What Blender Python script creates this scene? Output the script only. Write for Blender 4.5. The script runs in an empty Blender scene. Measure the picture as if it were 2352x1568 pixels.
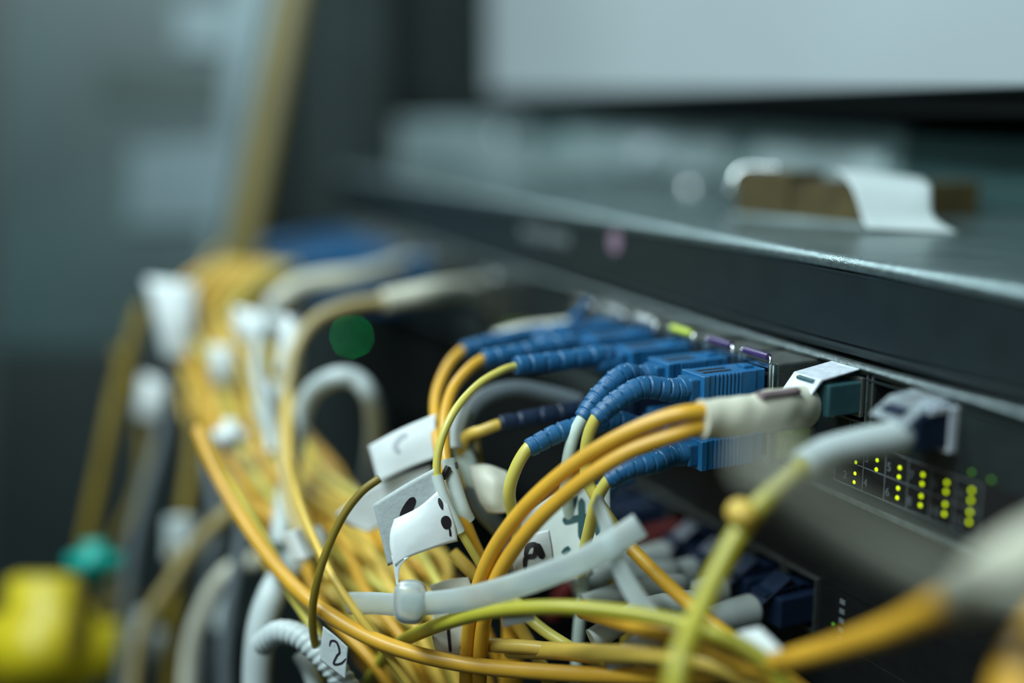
import bpy, bmesh, math, random
from mathutils import Vector, Matrix
random.seed(11)
S = bpy.context.scene
COL = S.collection

# ------------------------------------------------------------------ camera, world, light
# the rack is laid out in millimetres round the camera's spot: x along the rack front, y into the rack, z up
F_PX, CAM_Y = 2750.0, -200.0
HEAD, PITCH = math.radians(25.8), math.radians(11.4)
ORG = Vector((0.9, 0.0, 1.25))                      # where that spot lies in the room, metres
FW = Vector((-math.cos(HEAD)*math.cos(PITCH), math.sin(HEAD)*math.cos(PITCH), -math.sin(PITCH)))
RT = FW.cross(Vector((0, 0, 1))).normalized()
UP = RT.cross(FW)
CP = Vector((0, CAM_Y, 0))

def W(p): return ORG + Vector(p)*0.001              # millimetres -> room
cam = bpy.data.cameras.new('camera')
cam.sensor_width = 36.0
cam.lens = 36.0*F_PX/2352.0
cam.clip_start, cam.clip_end = 0.01, 50
cam.dof.use_dof = True
cam.dof.focus_distance = 0.295
cam.dof.aperture_fstop = cam.lens/20.5
co = bpy.data.objects.new('camera', cam)
COL.objects.link(co)
co.matrix_world = Matrix.Translation(W(CP)) @ Matrix((RT, UP, -FW)).transposed().to_4x4()
S.camera = co

wd = bpy.data.worlds.new('room_air'); S.world = wd; wd.use_nodes = True
wd.node_tree.nodes['Background'].inputs[0].default_value = (0.20, 0.50, 0.52, 1)
wd.node_tree.nodes['Background'].inputs[1].default_value = 0.034
S.view_settings.view_transform = 'Standard'
S.view_settings.look = 'None'
S.view_settings.exposure = 0.0
S.view_settings.gamma = 1.0
S.view_settings.use_curve_mapping = False

def area(name, loc, target, size, power, color, size_y=None):
    l = bpy.data.lights.new(name, 'AREA'); l.energy = power; l.color = color
    l.size = size*0.001
    if size_y: l.shape = 'RECTANGLE'; l.size_y = size_y*0.001
    o = bpy.data.objects.new(name, l); COL.objects.link(o)
    a, b = W(loc), W(target)
    o.matrix_world = Matrix.Translation(a) @ (a-b).to_track_quat('Z', 'Y').to_matrix().to_4x4()
    return o
area('ceiling_tube', (-240, -520, 600), (-310, -80, -100), 700, 10.5, (0.80, 0.97, 1.0), 90)
area('aisle_tube', (-980, -150, 560), (-300, -20, -60), 260, 3.2, (0.80, 0.97, 1.0))
fl_ = area('front_fill', (120, -640, 330), (-480, 90, 60), 300, 0.22, (0.82, 0.97, 1.0))  # added fill light, narrowed to brighten the pale panel and upper door
fl_.data.spread = math.radians(50)

# ------------------------------------------------------------------ placing points
def ray(px, py): return FW + RT*((px-1176)/F_PX) - UP*((py-784)/F_PX)
def U(px, py, d): return CP + ray(px, py)*d
def UY(px, py, y): r = ray(px, py); return CP + r*((y-CP.y)/r.y)
def UZ(px, py, z): r = ray(px, py); return CP + r*(z/r.z)
def proj(p):
    v = Vector(p)-CP; d = v.dot(FW)
    return 1176+F_PX*v.dot(RT)/d, 784-F_PX*v.dot(UP)/d, d

# ------------------------------------------------------------------ materials
MATS = {}
def mat(name, col, rough=0.45, metal=0.0, noise=0.0, scale=300.0, bump=0.0, bscale=900.0, emit=0.0, trans=0.0, alpha=1.0, coat=0.0, sss=0.0, spec=0.5):
    if name in MATS: return MATS[name]
    m = bpy.data.materials.new(name); m.use_nodes = True
    nt = m.node_tree; b = nt.nodes['Principled BSDF']
    b.inputs['Base Color'].default_value = (*col, 1)
    b.inputs['Roughness'].default_value = rough
    b.inputs['Metallic'].default_value = metal
    b.inputs['Specular IOR Level'].default_value = spec
    b.inputs['Transmission Weight'].default_value = trans
    b.inputs['Alpha'].default_value = alpha
    b.inputs['Coat Weight'].default_value = coat
    if sss:
        b.inputs['Subsurface Weight'].default_value = sss
        b.inputs['Subsurface Radius'].default_value = (1, 1, 1)
        b.inputs['Subsurface Scale'].default_value = 0.001
    if emit:
        b.inputs['Emission Color'].default_value = (*col, 1)
        b.inputs['Emission Strength'].default_value = emit
    tc = nt.nodes.new('ShaderNodeTexCoord')
    if noise:
        n = nt.nodes.new('ShaderNodeTexNoise'); n.inputs['Scale'].default_value = scale; n.inputs['Detail'].default_value = 4
        r = nt.nodes.new('ShaderNodeValToRGB')
        r.color_ramp.elements[0].position = 0.3; r.color_ramp.elements[1].position = 0.7
        r.color_ramp.elements[0].color = (*[c*(1-noise) for c in col], 1)
        r.color_ramp.elements[1].color = (*[min(1, c*(1+noise)) for c in col], 1)
        nt.links.new(tc.outputs['Object'], n.inputs['Vector'])
        nt.links.new(n.outputs['Fac'], r.inputs['Fac'])
        nt.links.new(r.outputs['Color'], b.inputs['Base Color'])
    if bump:
        n2 = nt.nodes.new('ShaderNodeTexNoise'); n2.inputs['Scale'].default_value = bscale; n2.inputs['Detail'].default_value = 3
        bm_ = nt.nodes.new('ShaderNodeBump'); bm_.inputs['Strength'].default_value = bump; bm_.inputs['Distance'].default_value = 0.0004
        nt.links.new(tc.outputs['Object'], n2.inputs['Vector'])
        nt.links.new(n2.outputs['Fac'], bm_.inputs['Height'])
        nt.links.new(bm_.outputs['Normal'], b.inputs['Normal'])
    MATS[name] = m
    return m
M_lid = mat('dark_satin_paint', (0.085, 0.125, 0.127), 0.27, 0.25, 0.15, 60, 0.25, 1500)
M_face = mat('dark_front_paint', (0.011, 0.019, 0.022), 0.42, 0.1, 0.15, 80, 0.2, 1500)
M_olt = mat('grey_green_panel', (0.022, 0.032, 0.033), 0.42, 0.3, 0.2, 120, 0.25, 1600)
M_black = mat('black_plastic', (0.006, 0.007, 0.007), 0.5, 0, 0.2)
M_pit = mat('unlit_cavity_black', (0.003, 0.003, 0.003), 0.8)
M_lip = mat('worn_steel_edge', (0.28, 0.34, 0.35), 0.33, 0.8, 0.3, 500, 0.3, 2500)
M_edge = mat('rubbed_painted_edge', (0.27, 0.35, 0.36), 0.28, 0.85, 0.25, 500, 0.45, 2600)
M_cage = mat('stamped_nickel', (0.17, 0.19, 0.175), 0.42, 0.75, 0.2, 400, 0.5, 2200)
M_steel = mat('bright_steel', (0.75, 0.80, 0.80), 0.2, 1.0, 0.1)
M_gold = mat('gold_contact', (0.6, 0.42, 0.15), 0.3, 1.0, 0.1)
M_blue = mat('blue_connector_plastic', (0.013, 0.125, 0.30), 0.40, 0, 0.12, 200, 0.15, 1800)
M_blue2 = mat('blue_boot_rubber', (0.012, 0.100, 0.235), 0.45, 0, 0.12, 200, 0.15, 1500)
M_slotglint = mat('pale_blue_glint', (0.25, 0.42, 0.62), 0.3, 0, 0.1)
M_navy = mat('navy_plastic', (0.007, 0.018, 0.046), 0.45, 0, 0.15)
M_print = mat('rough_dark_print', (0.022, 0.020, 0.022), 0.4, 0, 0.3, 900, 0.9, 2500)
M_purple = mat('purple_sleeve', (0.055, 0.030, 0.12), 0.3, 0, 0.1)
M_lime = mat('lime_sleeve', (0.50, 0.62, 0.06), 0.35, 0, 0.1)
M_glintwhite = mat('glint_white', (0.85, 0.90, 0.90), 0.12, 0.6, 0.05)  # white stands in for highlights on steel latches and studs
M_sticker = mat('green_sticker', (0.20, 0.29, 0.012), 0.5, 0, 0.25, 700, 0.4, 2500)
M_amber = mat('amber_jacket', (0.68, 0.365, 0.032), 0.36, 0, 0.10, 90)
M_yel = mat('yellow_jacket', (0.72, 0.49, 0.085), 0.38, 0, 0.10, 90)
M_lemon = mat('lemon_jacket', (0.62, 0.54, 0.11), 0.36, 0, 0.10, 90)
M_olemon = mat('olive_lemon_jacket', (0.44, 0.40, 0.035), 0.38, 0, 0.1, 90)
M_dimwhite = mat('shaded_white_rubber', (0.36, 0.40, 0.375), 0.5, 0, 0.08, 150)  # white greyed in colour for the shade at the lowest device
M_tan = mat('dull_tan_jacket', (0.46, 0.36, 0.15), 0.4, 0, 0.1, 90)
M_olive = mat('olive_jacket', (0.22, 0.16, 0.02), 0.36, 0, 0.15, 90)
M_paper = mat('white_label_paper', (0.74, 0.80, 0.80), 0.45, 0, 0.05, 120, 0.15, 500)
M_paper2 = mat('shadow_grey_label_paper', (0.48, 0.54, 0.54), 0.5, 0, 0.08, 200, 0.3, 700)  # grey of the torn flag's underlay holds the shadow on it
M_slip = mat('white_slip_paper', (0.50, 0.57, 0.57), 0.5, 0, 0.05, 120)
M_cream = mat('cream_label_paper', (0.60, 0.60, 0.50), 0.45, 0, 0.08, 200, 0.15, 700)
M_ink = mat('black_marker', (0.012, 0.008, 0.012), 0.5, 0, 0.1)
M_teal_ink = mat('dark_teal_marker', (0.008, 0.07, 0.075), 0.5, 0, 0.1)
M_sleeve = mat('white_heat_sleeve', (0.62, 0.70, 0.67), 0.4, 0, 0.06, 200)
M_mint = mat('pale_mint_jacket', (0.55, 0.66, 0.60), 0.4, 0, 0.06)
M_grey = mat('light_grey_jacket', (0.50, 0.57, 0.57), 0.45, 0, 0.08, 90, 0.1, 600)
M_mid = mat('slate_grey_jacket', (0.13, 0.16, 0.175), 0.45, 0, 0.1, 90)
M_beige = mat('beige_boot_rubber', (0.70, 0.69, 0.55), 0.45, 0, 0.10, 150, 0.15, 500)
M_plate2 = mat('bright_clip_and_glint', (0.62, 0.68, 0.76), 0.22, 0, 0.15, 500)  # also whitens steel shields and a screw in place of their highlights
M_tie = mat('milky_nylon', (0.80, 0.90, 0.90), 0.32, 0, 0.04, 200, 0, 900, 0, 0.62)
M_clear = mat('clear_plastic', (0.80, 0.90, 0.95), 0.12, 0, 0.04, 300, 0, 900, 0, 0.75)
M_smoke = mat('smoky_teal_plastic', (0.05, 0.14, 0.16), 0.15, 0, 0.1, 300, 0, 900, 0, 0.35)
M_ledg = mat('led_yellow_green', (0.62, 0.80, 0.0), 0.4, emit=1.3)
M_leddim = mat('led_green_dim', (0.10, 0.35, 0.02), 0.4, emit=0.5)
M_ledgreen = mat('led_emerald', (0.0, 0.55, 0.13), 0.4, emit=60.0)
M_ledteal = mat('led_mint', (0.0, 0.75, 0.45), 0.4, emit=1.0)
M_grid = mat('grey_print_line', (0.16, 0.18, 0.19), 0.6, 0, 0.1)
M_legend = mat('legend_black', (0.010, 0.011, 0.012), 0.45, 0, 0.15)
M_pale = mat('pale_steel_paint', (0.37, 0.425, 0.445), 0.45, 0, 0.05, 8, 0.1, 300)
M_doorshade = mat('dark_teal_door_shade', (0.008, 0.017, 0.018), 0.5, 0, 0.2, 9)
M_rackdark = mat('dark_rack_paint', (0.035, 0.048, 0.048), 0.5, 0.1, 0.15, 20)
M_rail = mat('zinc_rail', (0.42, 0.52, 0.53), 0.45, 0.5, 0.35, 45, 0.2, 300)
M_mod = mat('dark_teal_module_paint', (0.035, 0.075, 0.075), 0.45, 0.1, 0.2, 30)
M_rail2 = mat('tray_grey_paint', (0.20, 0.29, 0.29), 0.45, 0.2, 0.3, 30, 0.2, 300)
M_door = mat('teal_grey_door_paint', (0.028, 0.062, 0.064), 0.5, 0, 0.25, 9, 0.1, 200)
M_slot = mat('dark_green_recess', (0.003, 0.030, 0.025), 0.5, 0, 0.2)
M_plate = mat('pale_plate', (0.11, 0.165, 0.18), 0.4, 0.2, 0.12, 20)
M_strip = mat('ochre_conduit', (0.115, 0.088, 0.010), 0.5, 0, 0.2, 15)
M_brown = mat('kraft_card', (0.066, 0.048, 0.014), 0.65, 0, 0.3, 120, 0.2, 500)
M_pink = mat('mauve_badge', (0.26, 0.17, 0.24), 0.4, 0, 0.1)
M_mark = mat('grey_lettering', (0.16, 0.19, 0.20), 0.5, 0, 0.1)
M_red = mat('dull_red_plastic', (0.11, 0.008, 0.007), 0.5, 0, 0.15)
M_brightyel = mat('bright_yellow_plastic', (0.60, 0.48, 0.012), 0.45, 0, 0.1)
M_tealplastic = mat('teal_plastic', (0.0, 0.33, 0.27), 0.4, 0, 0.1)
M_floor = mat('grey_vinyl', (0.10, 0.12, 0.12), 0.5, 0, 0.2, 10)
M_wall = mat('grey_green_wall', (0.16, 0.21, 0.21), 0.7, 0, 0.15, 6)

# ------------------------------------------------------------------ mesh helpers (millimetres)
class MB:
    def __init__(s): s.v = []; s.f = []; s.sm = []
    def add(s, vs, fs, smooth=False):
        o = len(s.v); s.v += [Vector(v) for v in vs]
        s.f += [[i+o for i in f] for f in fs]; s.sm += [smooth]*len(fs)
        return s
    def box(s, x0, x1, y0, y1, z0, z1, bev=0.0):
        bm = bmesh.new()
        bmesh.ops.create_cube(bm, size=1)
        for v in bm.verts:
            v.co = Vector((x0 if v.co.x < 0 else x1, y0 if v.co.y < 0 else y1, z0 if v.co.z < 0 else z1))
        if bev: bmesh.ops.bevel(bm, geom=bm.edges[:], offset=bev, segments=2, affect='EDGES', profile=0.5)
        return s.bm(bm)
    def bm(s, bm, M=None, smooth=False):
        bm.verts.index_update()
        vs = [(M @ v.co if M else v.co.copy()) for v in bm.verts]
        fs = [[v.index for v in f.verts] for f in bm.faces]
        bm.free(); return s.add(vs, fs, smooth)
    def prism(s, poly, axis, a0, a1, bev=0.0):
        """polygon of 2-D points run along an axis: x -> (y,z), y -> (x,z), z -> (x,y)"""
        def p3(q, a):
            return {'x': (a, q[0], q[1]), 'y': (q[0], a, q[1]), 'z': (q[0], q[1], a)}[axis]
        bm = bmesh.new()
        A = [bm.verts.new(p3(q, a0)) for q in poly]; B = [bm.verts.new(p3(q, a1)) for q in poly]
        n = len(poly)
        for i in range(n): bm.faces.new((A[i], A[(i+1) % n], B[(i+1) % n], B[i]))
        bm.faces.new(A[::-1]); bm.faces.new(B)
        bmesh.ops.recalc_face_normals(bm, faces=bm.faces[:])
        if bev:
            eds = [e for e in bm.edges if len(e.link_faces) == 2 and e.calc_face_angle(0) > 0.6 and e.calc_length() > bev*2.2]
            bmesh.ops.bevel(bm, geom=eds, offset=bev, segments=1, affect='EDGES', profile=0.5, clamp_overlap=True)
        return s.bm(bm)
    def tube(s, path, rad, seg=14, n=None, cap=True, flat=1.0, raw=False):
        pts = path if raw else spline(path, n or max(24, 14*(len(path)-1)))
        N = len(pts)
        T = [(pts[min(i+1, N-1)]-pts[max(i-1, 0)]).normalized() for i in range(N)]
        nrm = T[0].orthogonal().normalized()
        if abs(T[0].z) < 0.95: nrm = (Vector((0, 0, 1))-T[0]*T[0].z).normalized()
        vs, fs = [], []
        for i in range(N):
            nrm = (nrm - T[i]*nrm.dot(T[i])).normalized(); b = T[i].cross(nrm)
            for k in range(seg):
                a = 2*math.pi*k/seg
                r = rad(i/(N-1), a) if callable(rad) else rad
                vs.append(pts[i] + nrm*(math.cos(a)*r) + b*(math.sin(a)*r*flat))
        for i in range(N-1):
            for k in range(seg):
                k2 = (k+1) % seg
                fs.append([i*seg+k, i*seg+k2, (i+1)*seg+k2, (i+1)*seg+k])
        s.add(vs, fs, True)
        if cap: s.add([vs[k] for k in range(seg)], [list(range(seg))[::-1]]); s.add(vs[-seg:], [list(range(seg))])
        return s
    def disc(s, c, r, y0, y1, seg=20, rz=None):
        c = Vector(c)
        return s.prism([(c.x+r*math.cos(2*math.pi*i/seg), c.z+(rz or r)*math.sin(2*math.pi*i/seg)) for i in range(seg)], 'y', y0, y1)
    def build(s, name, m, parent=None, **kw):
        if parent is not None: org = (parent['_o'] if '_o' in parent else (0, 0, 0))
        else:
            lo = [min(v[i] for v in s.v) for i in range(3)]; hi = [max(v[i] for v in s.v) for i in range(3)]
            org = ((lo[0]+hi[0])/2, (lo[1]+hi[1])/2, lo[2])
        me = bpy.data.meshes.new(name)
        O = Vector(org)
        me.from_pydata([(v-O)*0.001 for v in s.v], [], s.f); me.update()
        me.polygons.foreach_set('use_smooth', s.sm)
        me.materials.append(m)
        o = bpy.data.objects.new(name, me); COL.objects.link(o)
        if parent is not None: o.parent = parent
        else: o.location = W(org)
        ORIG[o.name] = O
        return o
ORIG = {}
def build(mb, name, m, parent=None):
    """parts take their parent's origin, so parts of parts still land in place"""
    if parent is None: return mb.build(name, m)
    O = ORIG[parent.name]
    me = bpy.data.meshes.new(name)
    me.from_pydata([(v-O)*0.001 for v in mb.v], [], mb.f); me.update()
    me.polygons.foreach_set('use_smooth', mb.sm); me.materials.append(m)
    o = bpy.data.objects.new(name, me); COL.objects.link(o); o.parent = parent
    ORIG[o.name] = O
    return o
def tag(o, label, cat, group=None, kind=None):
    if label: o['label'] = label
    if cat: o['category'] = cat
    if group: o['group'] = group
    if kind: o['kind'] = kind
    return o
def thing(name, label, cat, base, group=None):
    o = bpy.data.objects.new(name, None); COL.objects.link(o); o.empty_display_size = 0.01
    o.location = W(base); ORIG[o.name] = Vector(base)
    return tag(o, label, cat, group)
def struct(name, mb, m): return tag(build(mb, name, m), None, None, None, 'structure')
def spline(P, n):
    P = [Vector(p) for p in P]
    if len(P) == 2: return [P[0].lerp(P[1], i/(n-1)) for i in range(n)]
    Q = [P[0]*2-P[1]] + P + [P[-1]*2-P[-2]]
    out = []; L = len(P)-1
    for i in range(n):
        t = i/(n-1)*L; k = min(int(t), L-1); t -= k
        a, b, c, d = Q[k:k+4]
        out.append(0.5*((2*b) + (c-a)*t + (2*a-5*b+4*c-d)*t*t + (3*b-a-3*c+d)*t**3))
    return out
def px(*pts): return [U(*p) for p in pts]
def cable(name, m, pts, r, label, cat='cable', group=None, seg=14, parent=None, n=None, flat=1.0):
    o = build(MB().tube(px(*pts), r, seg, n, flat=flat), name, m, parent)
    if parent is None: tag(o, label, cat, group)
    return o
class Sheet:
    """a curved slip of paper through a grid of points"""
    def __init__(s, rows): s.rows = [px(*r) for r in rows]
    def at(s, u, v):
        col = [one(r, u) for r in s.rows]
        return one(col, v)
    def nrm(s, u, v):
        e = 0.01; a = s.at(min(u+e, 1), v)-s.at(max(u-e, 0), v); b = s.at(u, min(v+e, 1))-s.at(u, max(v-e, 0))
        n = a.cross(b).normalized()
        return n if n.dot(FW) < 0 else -n
    def mesh(s, nu=16, nv=16, th=0.18):
        mb = MB(); vs = []
        for side in (0, 1):
            for j in range(nv+1):
                for i in range(nu+1):
                    u, v = i/nu, j/nv
                    vs.append(s.at(u, v) - (s.nrm(u, v)*th if side else Vector()))
        w = nu+1; h = (nu+1)*(nv+1); fs = []
        for j in range(nv):
            for i in range(nu):
                a = j*w+i; q = [a, a+1, a+w+1, a+w]
                fs.append(q); fs.append([k+h for k in q[::-1]])
        rim = [i for i in range(w)] + [j*w+nu for j in range(1, nv+1)] + [nv*w+i for i in range(nu-1, -1, -1)] + [j*w for j in range(nv-1, 0, -1)]
        for a, b in zip(rim, rim[1:]+rim[:1]): fs.append([a, b, b+h, a+h][::-1])
        mb.add(vs, fs, True)
        return mb
    def stroke(s, mb, pts, wid, lift=0.12, n=None):
        P = spline([Vector((p[0], p[1], p[2] if len(p) > 2 else 1.0)) for p in pts], n or 10*(len(pts)-1)+1)
        vs, fs = [], []
        for i, p in enumerate(P):
            q = P[min(i+1, len(P)-1)]; o = P[max(i-1, 0)]
            cu, cv = min(max(p.x, 0), 1), min(max(p.y, 0), 1)
            c = s.at(cu, cv); nn = s.nrm(cu, cv)
            t = s.at(min(max(q.x, 0), 1), min(max(q.y, 0), 1)) - s.at(min(max(o.x, 0), 1), min(max(o.y, 0), 1))
            if t.length < 1e-6: t = Vector((1, 0, 0))
            side = t.normalized().cross(nn)*wid*0.5*max(p.z, 0.05)*max(0.04, 1-abs(2*i/(len(P)-1)-1)**6)**0.5
            vs += [c+nn*lift-side, c+nn*lift+side]
            if i: fs.append([2*i-2, 2*i-1, 2*i+1, 2*i])
        return mb.add(vs, fs)
def one(P, t):
    L = len(P)-1
    if L == 0: return P[0]
    if L == 1: return P[0].lerp(P[1], t)
    Q = [P[0]*2-P[1]] + list(P) + [P[-1]*2-P[-2]]
    t *= L; k = min(int(t), L-1); t -= k
    a, b, c, d = Q[k:k+4]
    return 0.5*((2*b) + (c-a)*t + (2*a-5*b+4*c-d)*t*t + (3*b-a-3*c+d)*t**3)
def slip(name, rows, m, label, cat='label', group=None, marks=(), ink=M_ink, parent=None, nu=16, nv=16, th=0.18):
    sh = Sheet(rows)
    o = build(sh.mesh(nu, nv, th), name, m, parent)
    if parent is None: tag(o, label, cat, group)
    for nm, pts, wid in marks:
        q = build(sh.stroke(MB(), pts, wid), nm, ink, o)
    return o, sh

# ------------------------------------------------------------------ the room and the rack
FLOOR = -1250.0
struct('floor', MB().box(-2600, 2000, -2600, 2000, FLOOR-40, FLOOR), M_floor)
struct('wall_left', MB().box(-2640, -2600, -2600, 2000, FLOOR, 1400), M_wall)
struct('wall_back', MB().box(-2600, 2000, 2000, 2040, FLOOR, 1400), M_wall)

rack = thing('rack_cabinet', 'dark equipment rack whose posts and rails carry the stacked devices', 'rack', (-350, 200, FLOOR))
build(MB().box(-690, -684, -5, 640, FLOOR, 720), 'side_panel', M_rackdark, rack)
build(MB().box(-20, -14, -5, 640, FLOOR, 720), 'side_panel', M_rackdark, rack)
build(MB().box(-684, -20, 634, 640, FLOOR, 720), 'rear_panel', M_rackdark, rack)
build(MB().box(-683, -655, 6, 40, FLOOR, 720, 1.0), 'post', M_rackdark, rack)
build(MB().box(-75, -47, 6, 40, FLOOR, 720, 1.0), 'post', M_rackdark, rack)
rail = build(MB().box(-654, -640, 42, 560, -44, -11, 1.5), 'side_rail', M_rail, rack)
tag(rail, 'zinc side rail above the upper device', None)
for (x, y, z) in ((-640, 105, -22), (-640, 190, -27), (-640, 330, -20)):
    bm = bmesh.new(); bmesh.ops.create_uvsphere(bm, u_segments=16, v_segments=8, radius=4.2)
    for v in bm.verts: v.co = Vector((x+max(v.co.x, 0)*0.55, y+v.co.y, z+v.co.z))
    build(MB().bm(bm, None, True), 'rail_screw', M_steel, rack)

# device with the pale front, set back above
d3 = thing('rack_device', 'pale grey device set back at the top above a black strip standing for shade', 'rack device', (-340, 300, 2))
build(MB().box(-653, -80, 104, 560, 3, 92, 1.2), 'chassis', M_rackdark, d3)
build(MB().box(-653, -80, 100, 104, 4, 90, 0.8), 'front_panel', M_pale, d3)
build(MB().box(-653, -80, 108, 150, -4.5, 3, 0.6), 'underside_shade', M_black, d3)  # black strip stands in for the shadowed gap under the device

# ------------------------------------------------------------------ upper slim device
X0, X1 = -638.0, -78.0
dev = thing('rack_device', 'slim dark device on top with a plain front and card lying on its lid', 'rack device', (-350, 200, -61))
R = 2.4
arc = [(-0.2+R-R*math.sin(a), -37.5-R+R*math.cos(a)) for a in [math.pi/2*i/10 for i in range(11)]]
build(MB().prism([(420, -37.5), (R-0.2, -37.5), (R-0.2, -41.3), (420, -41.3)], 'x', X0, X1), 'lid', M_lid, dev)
we = MB(); vs = [(x, y, z) for x in (X0, X1) for y, z in arc + [(-0.2, -40.6), (0.6, -40.9), (0.6, -41.3), (R-0.2, -41.3)]]
nn_ = len(vs)//2
we.add(vs, [[k+1, k, k+nn_, k+1+nn_] for k in range(nn_-1)], True)
we.add(vs[:nn_], [list(range(nn_))]); we.add(vs[nn_:], [list(range(nn_))[::-1]])
build(we, 'worn_edge', M_edge, dev)
pf = [(0.5, -41.3), (-0.1, -41.5), (-0.1, -41.9), (0.0, -42.3), (0.0, -58.6), (0.5, -58.9), (0.5, -59.2), (-0.3, -59.5), (-0.5, -60.0), (-0.4, -60.9), (0.3, -61.4), (420, -61.4), (420, -41.3)]
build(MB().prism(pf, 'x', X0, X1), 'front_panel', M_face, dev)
bar = MB()
x = -404.0
for w in (7, 5, 6, 2.5, 6, 5, 5.5):
    bar.box(x, x+w-1.6, -0.15, 0.05, -50.2, -46.4); x += w
build(bar, 'lettering', M_mark, dev)
build(MB().disc((-336.3, 0, -45.3), 3.6, -0.25, 0.1, 24, 3.9), 'badge', M_pink, dev)

# ------------------------------------------------------------------ the line terminal with the fibre ports
olt = thing('rack_device', 'grey green device below with fibre ports and a grid of lit indicator lights', 'rack device', (-350, 200, -98))
build(MB().box(X0, X1, 14, 420, -98, -63.6), 'chassis', M_face, olt)
lp = [(6, -62.7), (-0.6, -62.7), (-1.3, -63.0), (-1.6, -63.5), (-1.4, -64.0), (-0.6, -64.3), (6, -64.3)]
o = build(MB().prism(lp, 'x', X0, X1), 'top_lip', M_lip, olt)
tag(o, 'bright worn edge', None)
JX = [(-228.2, -216.2), (-213.8, -202.2), (-198.6, -186.8)]
fp = MB()
fp.box(X0, X1, -0.0, 3, -65.0, -64.3)
fp.box(X0, X1, 0, 3, -98, -77.0)
edges = [X0] + [e for j in JX for e in j] + [X1]
for a, b in zip(edges[0::2], edges[1::2]): fp.box(a, b, 0, 3, -77, -65)
build(fp, 'front_panel', M_olt, olt)
build(MB().box(X0, X1, -0.7, 0.0, -98.4, -96.9, 0.25), 'bottom_lip', M_lip, olt)
build(MB().box(X0, X1, -0.55, 0.0, -66.5, -65.9, 0.2), 'panel_ridge', M_olt, olt)
for i, (a, b) in enumerate(JX):
    p = build(MB().box(a, b, 13, 13.8, -77, -65).box(a-.2, a+.25, 0.2, 13, -77, -65).box(b-.25, b+.2, 0.2, 13, -77, -65)
              .box(a, b, 0.2, 13, -65.3, -64.9).box(a, b, 0.2, 13, -77.1, -76.7), 'network_port', M_pit, olt)
    fr = MB()
    for q in ((a-.6, a, -77.4, -64.6), (b, b+.6, -77.4, -64.6), (a, b, -65.1, -64.5), (a, b, -77.5, -76.9)):
        fr.box(q[0], q[1], -0.5, 0.2, q[2], q[3], 0.1)
    build(fr, 'port_rim', M_cage, p)
    ct = MB()
    for k in range(8): ct.tube([(a+2+k*1.05, 11, -65.6), (a+2+k*1.05, 6, -67.6), (a+2+k*1.05, 3.5, -66.4)], 0.22, 6, 12)
    build(ct, 'contact', M_gold, p)['kind'] = 'stuff'
# engraved vents and marks above the port cages
dots = MB()
for k in range(36):
    x = -232 - k*3.4
    dots.box(x, x+1.9, -0.12, 0.02, -65.6, -65.0)
build(dots, 'printed_row', M_grid, olt)
# legend with indicator lights
build(MB().box(-229.5, -166, -0.15, 0.05, -94.3, -81.0), 'legend_plate', M_legend, olt)
gl = MB()
cols = [-225.9, -214.4, -207.8, -201.0, -194.2, -187.4, -180.0]
CX = [-218.8, -211.5, -203.9, -196.7, -189.6, -182.3]
xs = [CX[0]-7.2] + [(CX[i]+CX[i+1])/2-0.6 for i in range(5)] + [CX[5]+3.0]
for x in xs: gl.box(x-.12, x+.12, -0.22, -0.14, -94.2, -82.0)
for z in (-94.2, -88.1, -82.0): gl.box(xs[0], xs[-1], -0.22, -0.14, z-.12, z+.12)
build(gl, 'legend_lines', M_grid, olt)
def led(c, r, m, parent, lab=None):
    bm = bmesh.new(); bmesh.ops.create_uvsphere(bm, u_segments=14, v_segments=8, radius=r)
    for v in bm.verts: v.co = Vector((c[0]+v.co.x, c[1]+min(v.co.y, 0)*0.6, c[2]+v.co.z))
    o = build(MB().bm(bm, None, True), 'indicator_light', m, parent)
    if lab: tag(o, lab, None)
    return o
LEDS = [(1966, 1061), (1964, 1087), (1962, 1107), (2015, 1057), (2013, 1078), (2067, 1074), (2065, 1095), (2063, 1121), (2061, 1143),
        (2120, 1090), (2118, 1111), (2116, 1139), (2114, 1160), (2175, 1108), (2173, 1129), (2171, 1158), (2169, 1180),
        (2232, 1126), (2230, 1149), (2228, 1176), (2226, 1199)]
for p in LEDS:
    q = UY(*p, -0.15); led((q.x, -0.15, q.z), 0.50, M_ledg, olt)
for p in ((2232, 1085), (2277, 1102)):
    q = UY(*p, -0.15); led((q.x, -0.15, q.z), 0.45, M_leddim, olt, 'unlit dim green light')
def text(s, x, z, size, m, parent, y=-0.2):
    c = bpy.data.curves.new('t', 'FONT'); c.body = s; c.size = size
    t = bpy.data.objects.new('t', c); COL.objects.link(t)
    bpy.context.view_layer.update()
    me = t.to_mesh(); mb = MB()
    mb.add([(x+v.co.x, y, z+v.co.y) for v in me.vertices], [list(p.vertices) for p in me.polygons])
    t.to_mesh_clear(); bpy.data.objects.remove(t); bpy.data.curves.remove(c)
    return build(mb, 'printed_number' if s.isdigit() else 'printed_word', m, parent)
for i in range(6):
    for r in range(2):
        text(str(2*i+r+1), CX[i]-4.0, -86.6 if r == 0 else -92.8, 3.0, M_grid, olt)
text('Link', -221.5, -79.6, 2.8, M_grid, olt)
text('act', -228.6, -92.5, 2.4, M_grid, olt)
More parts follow.
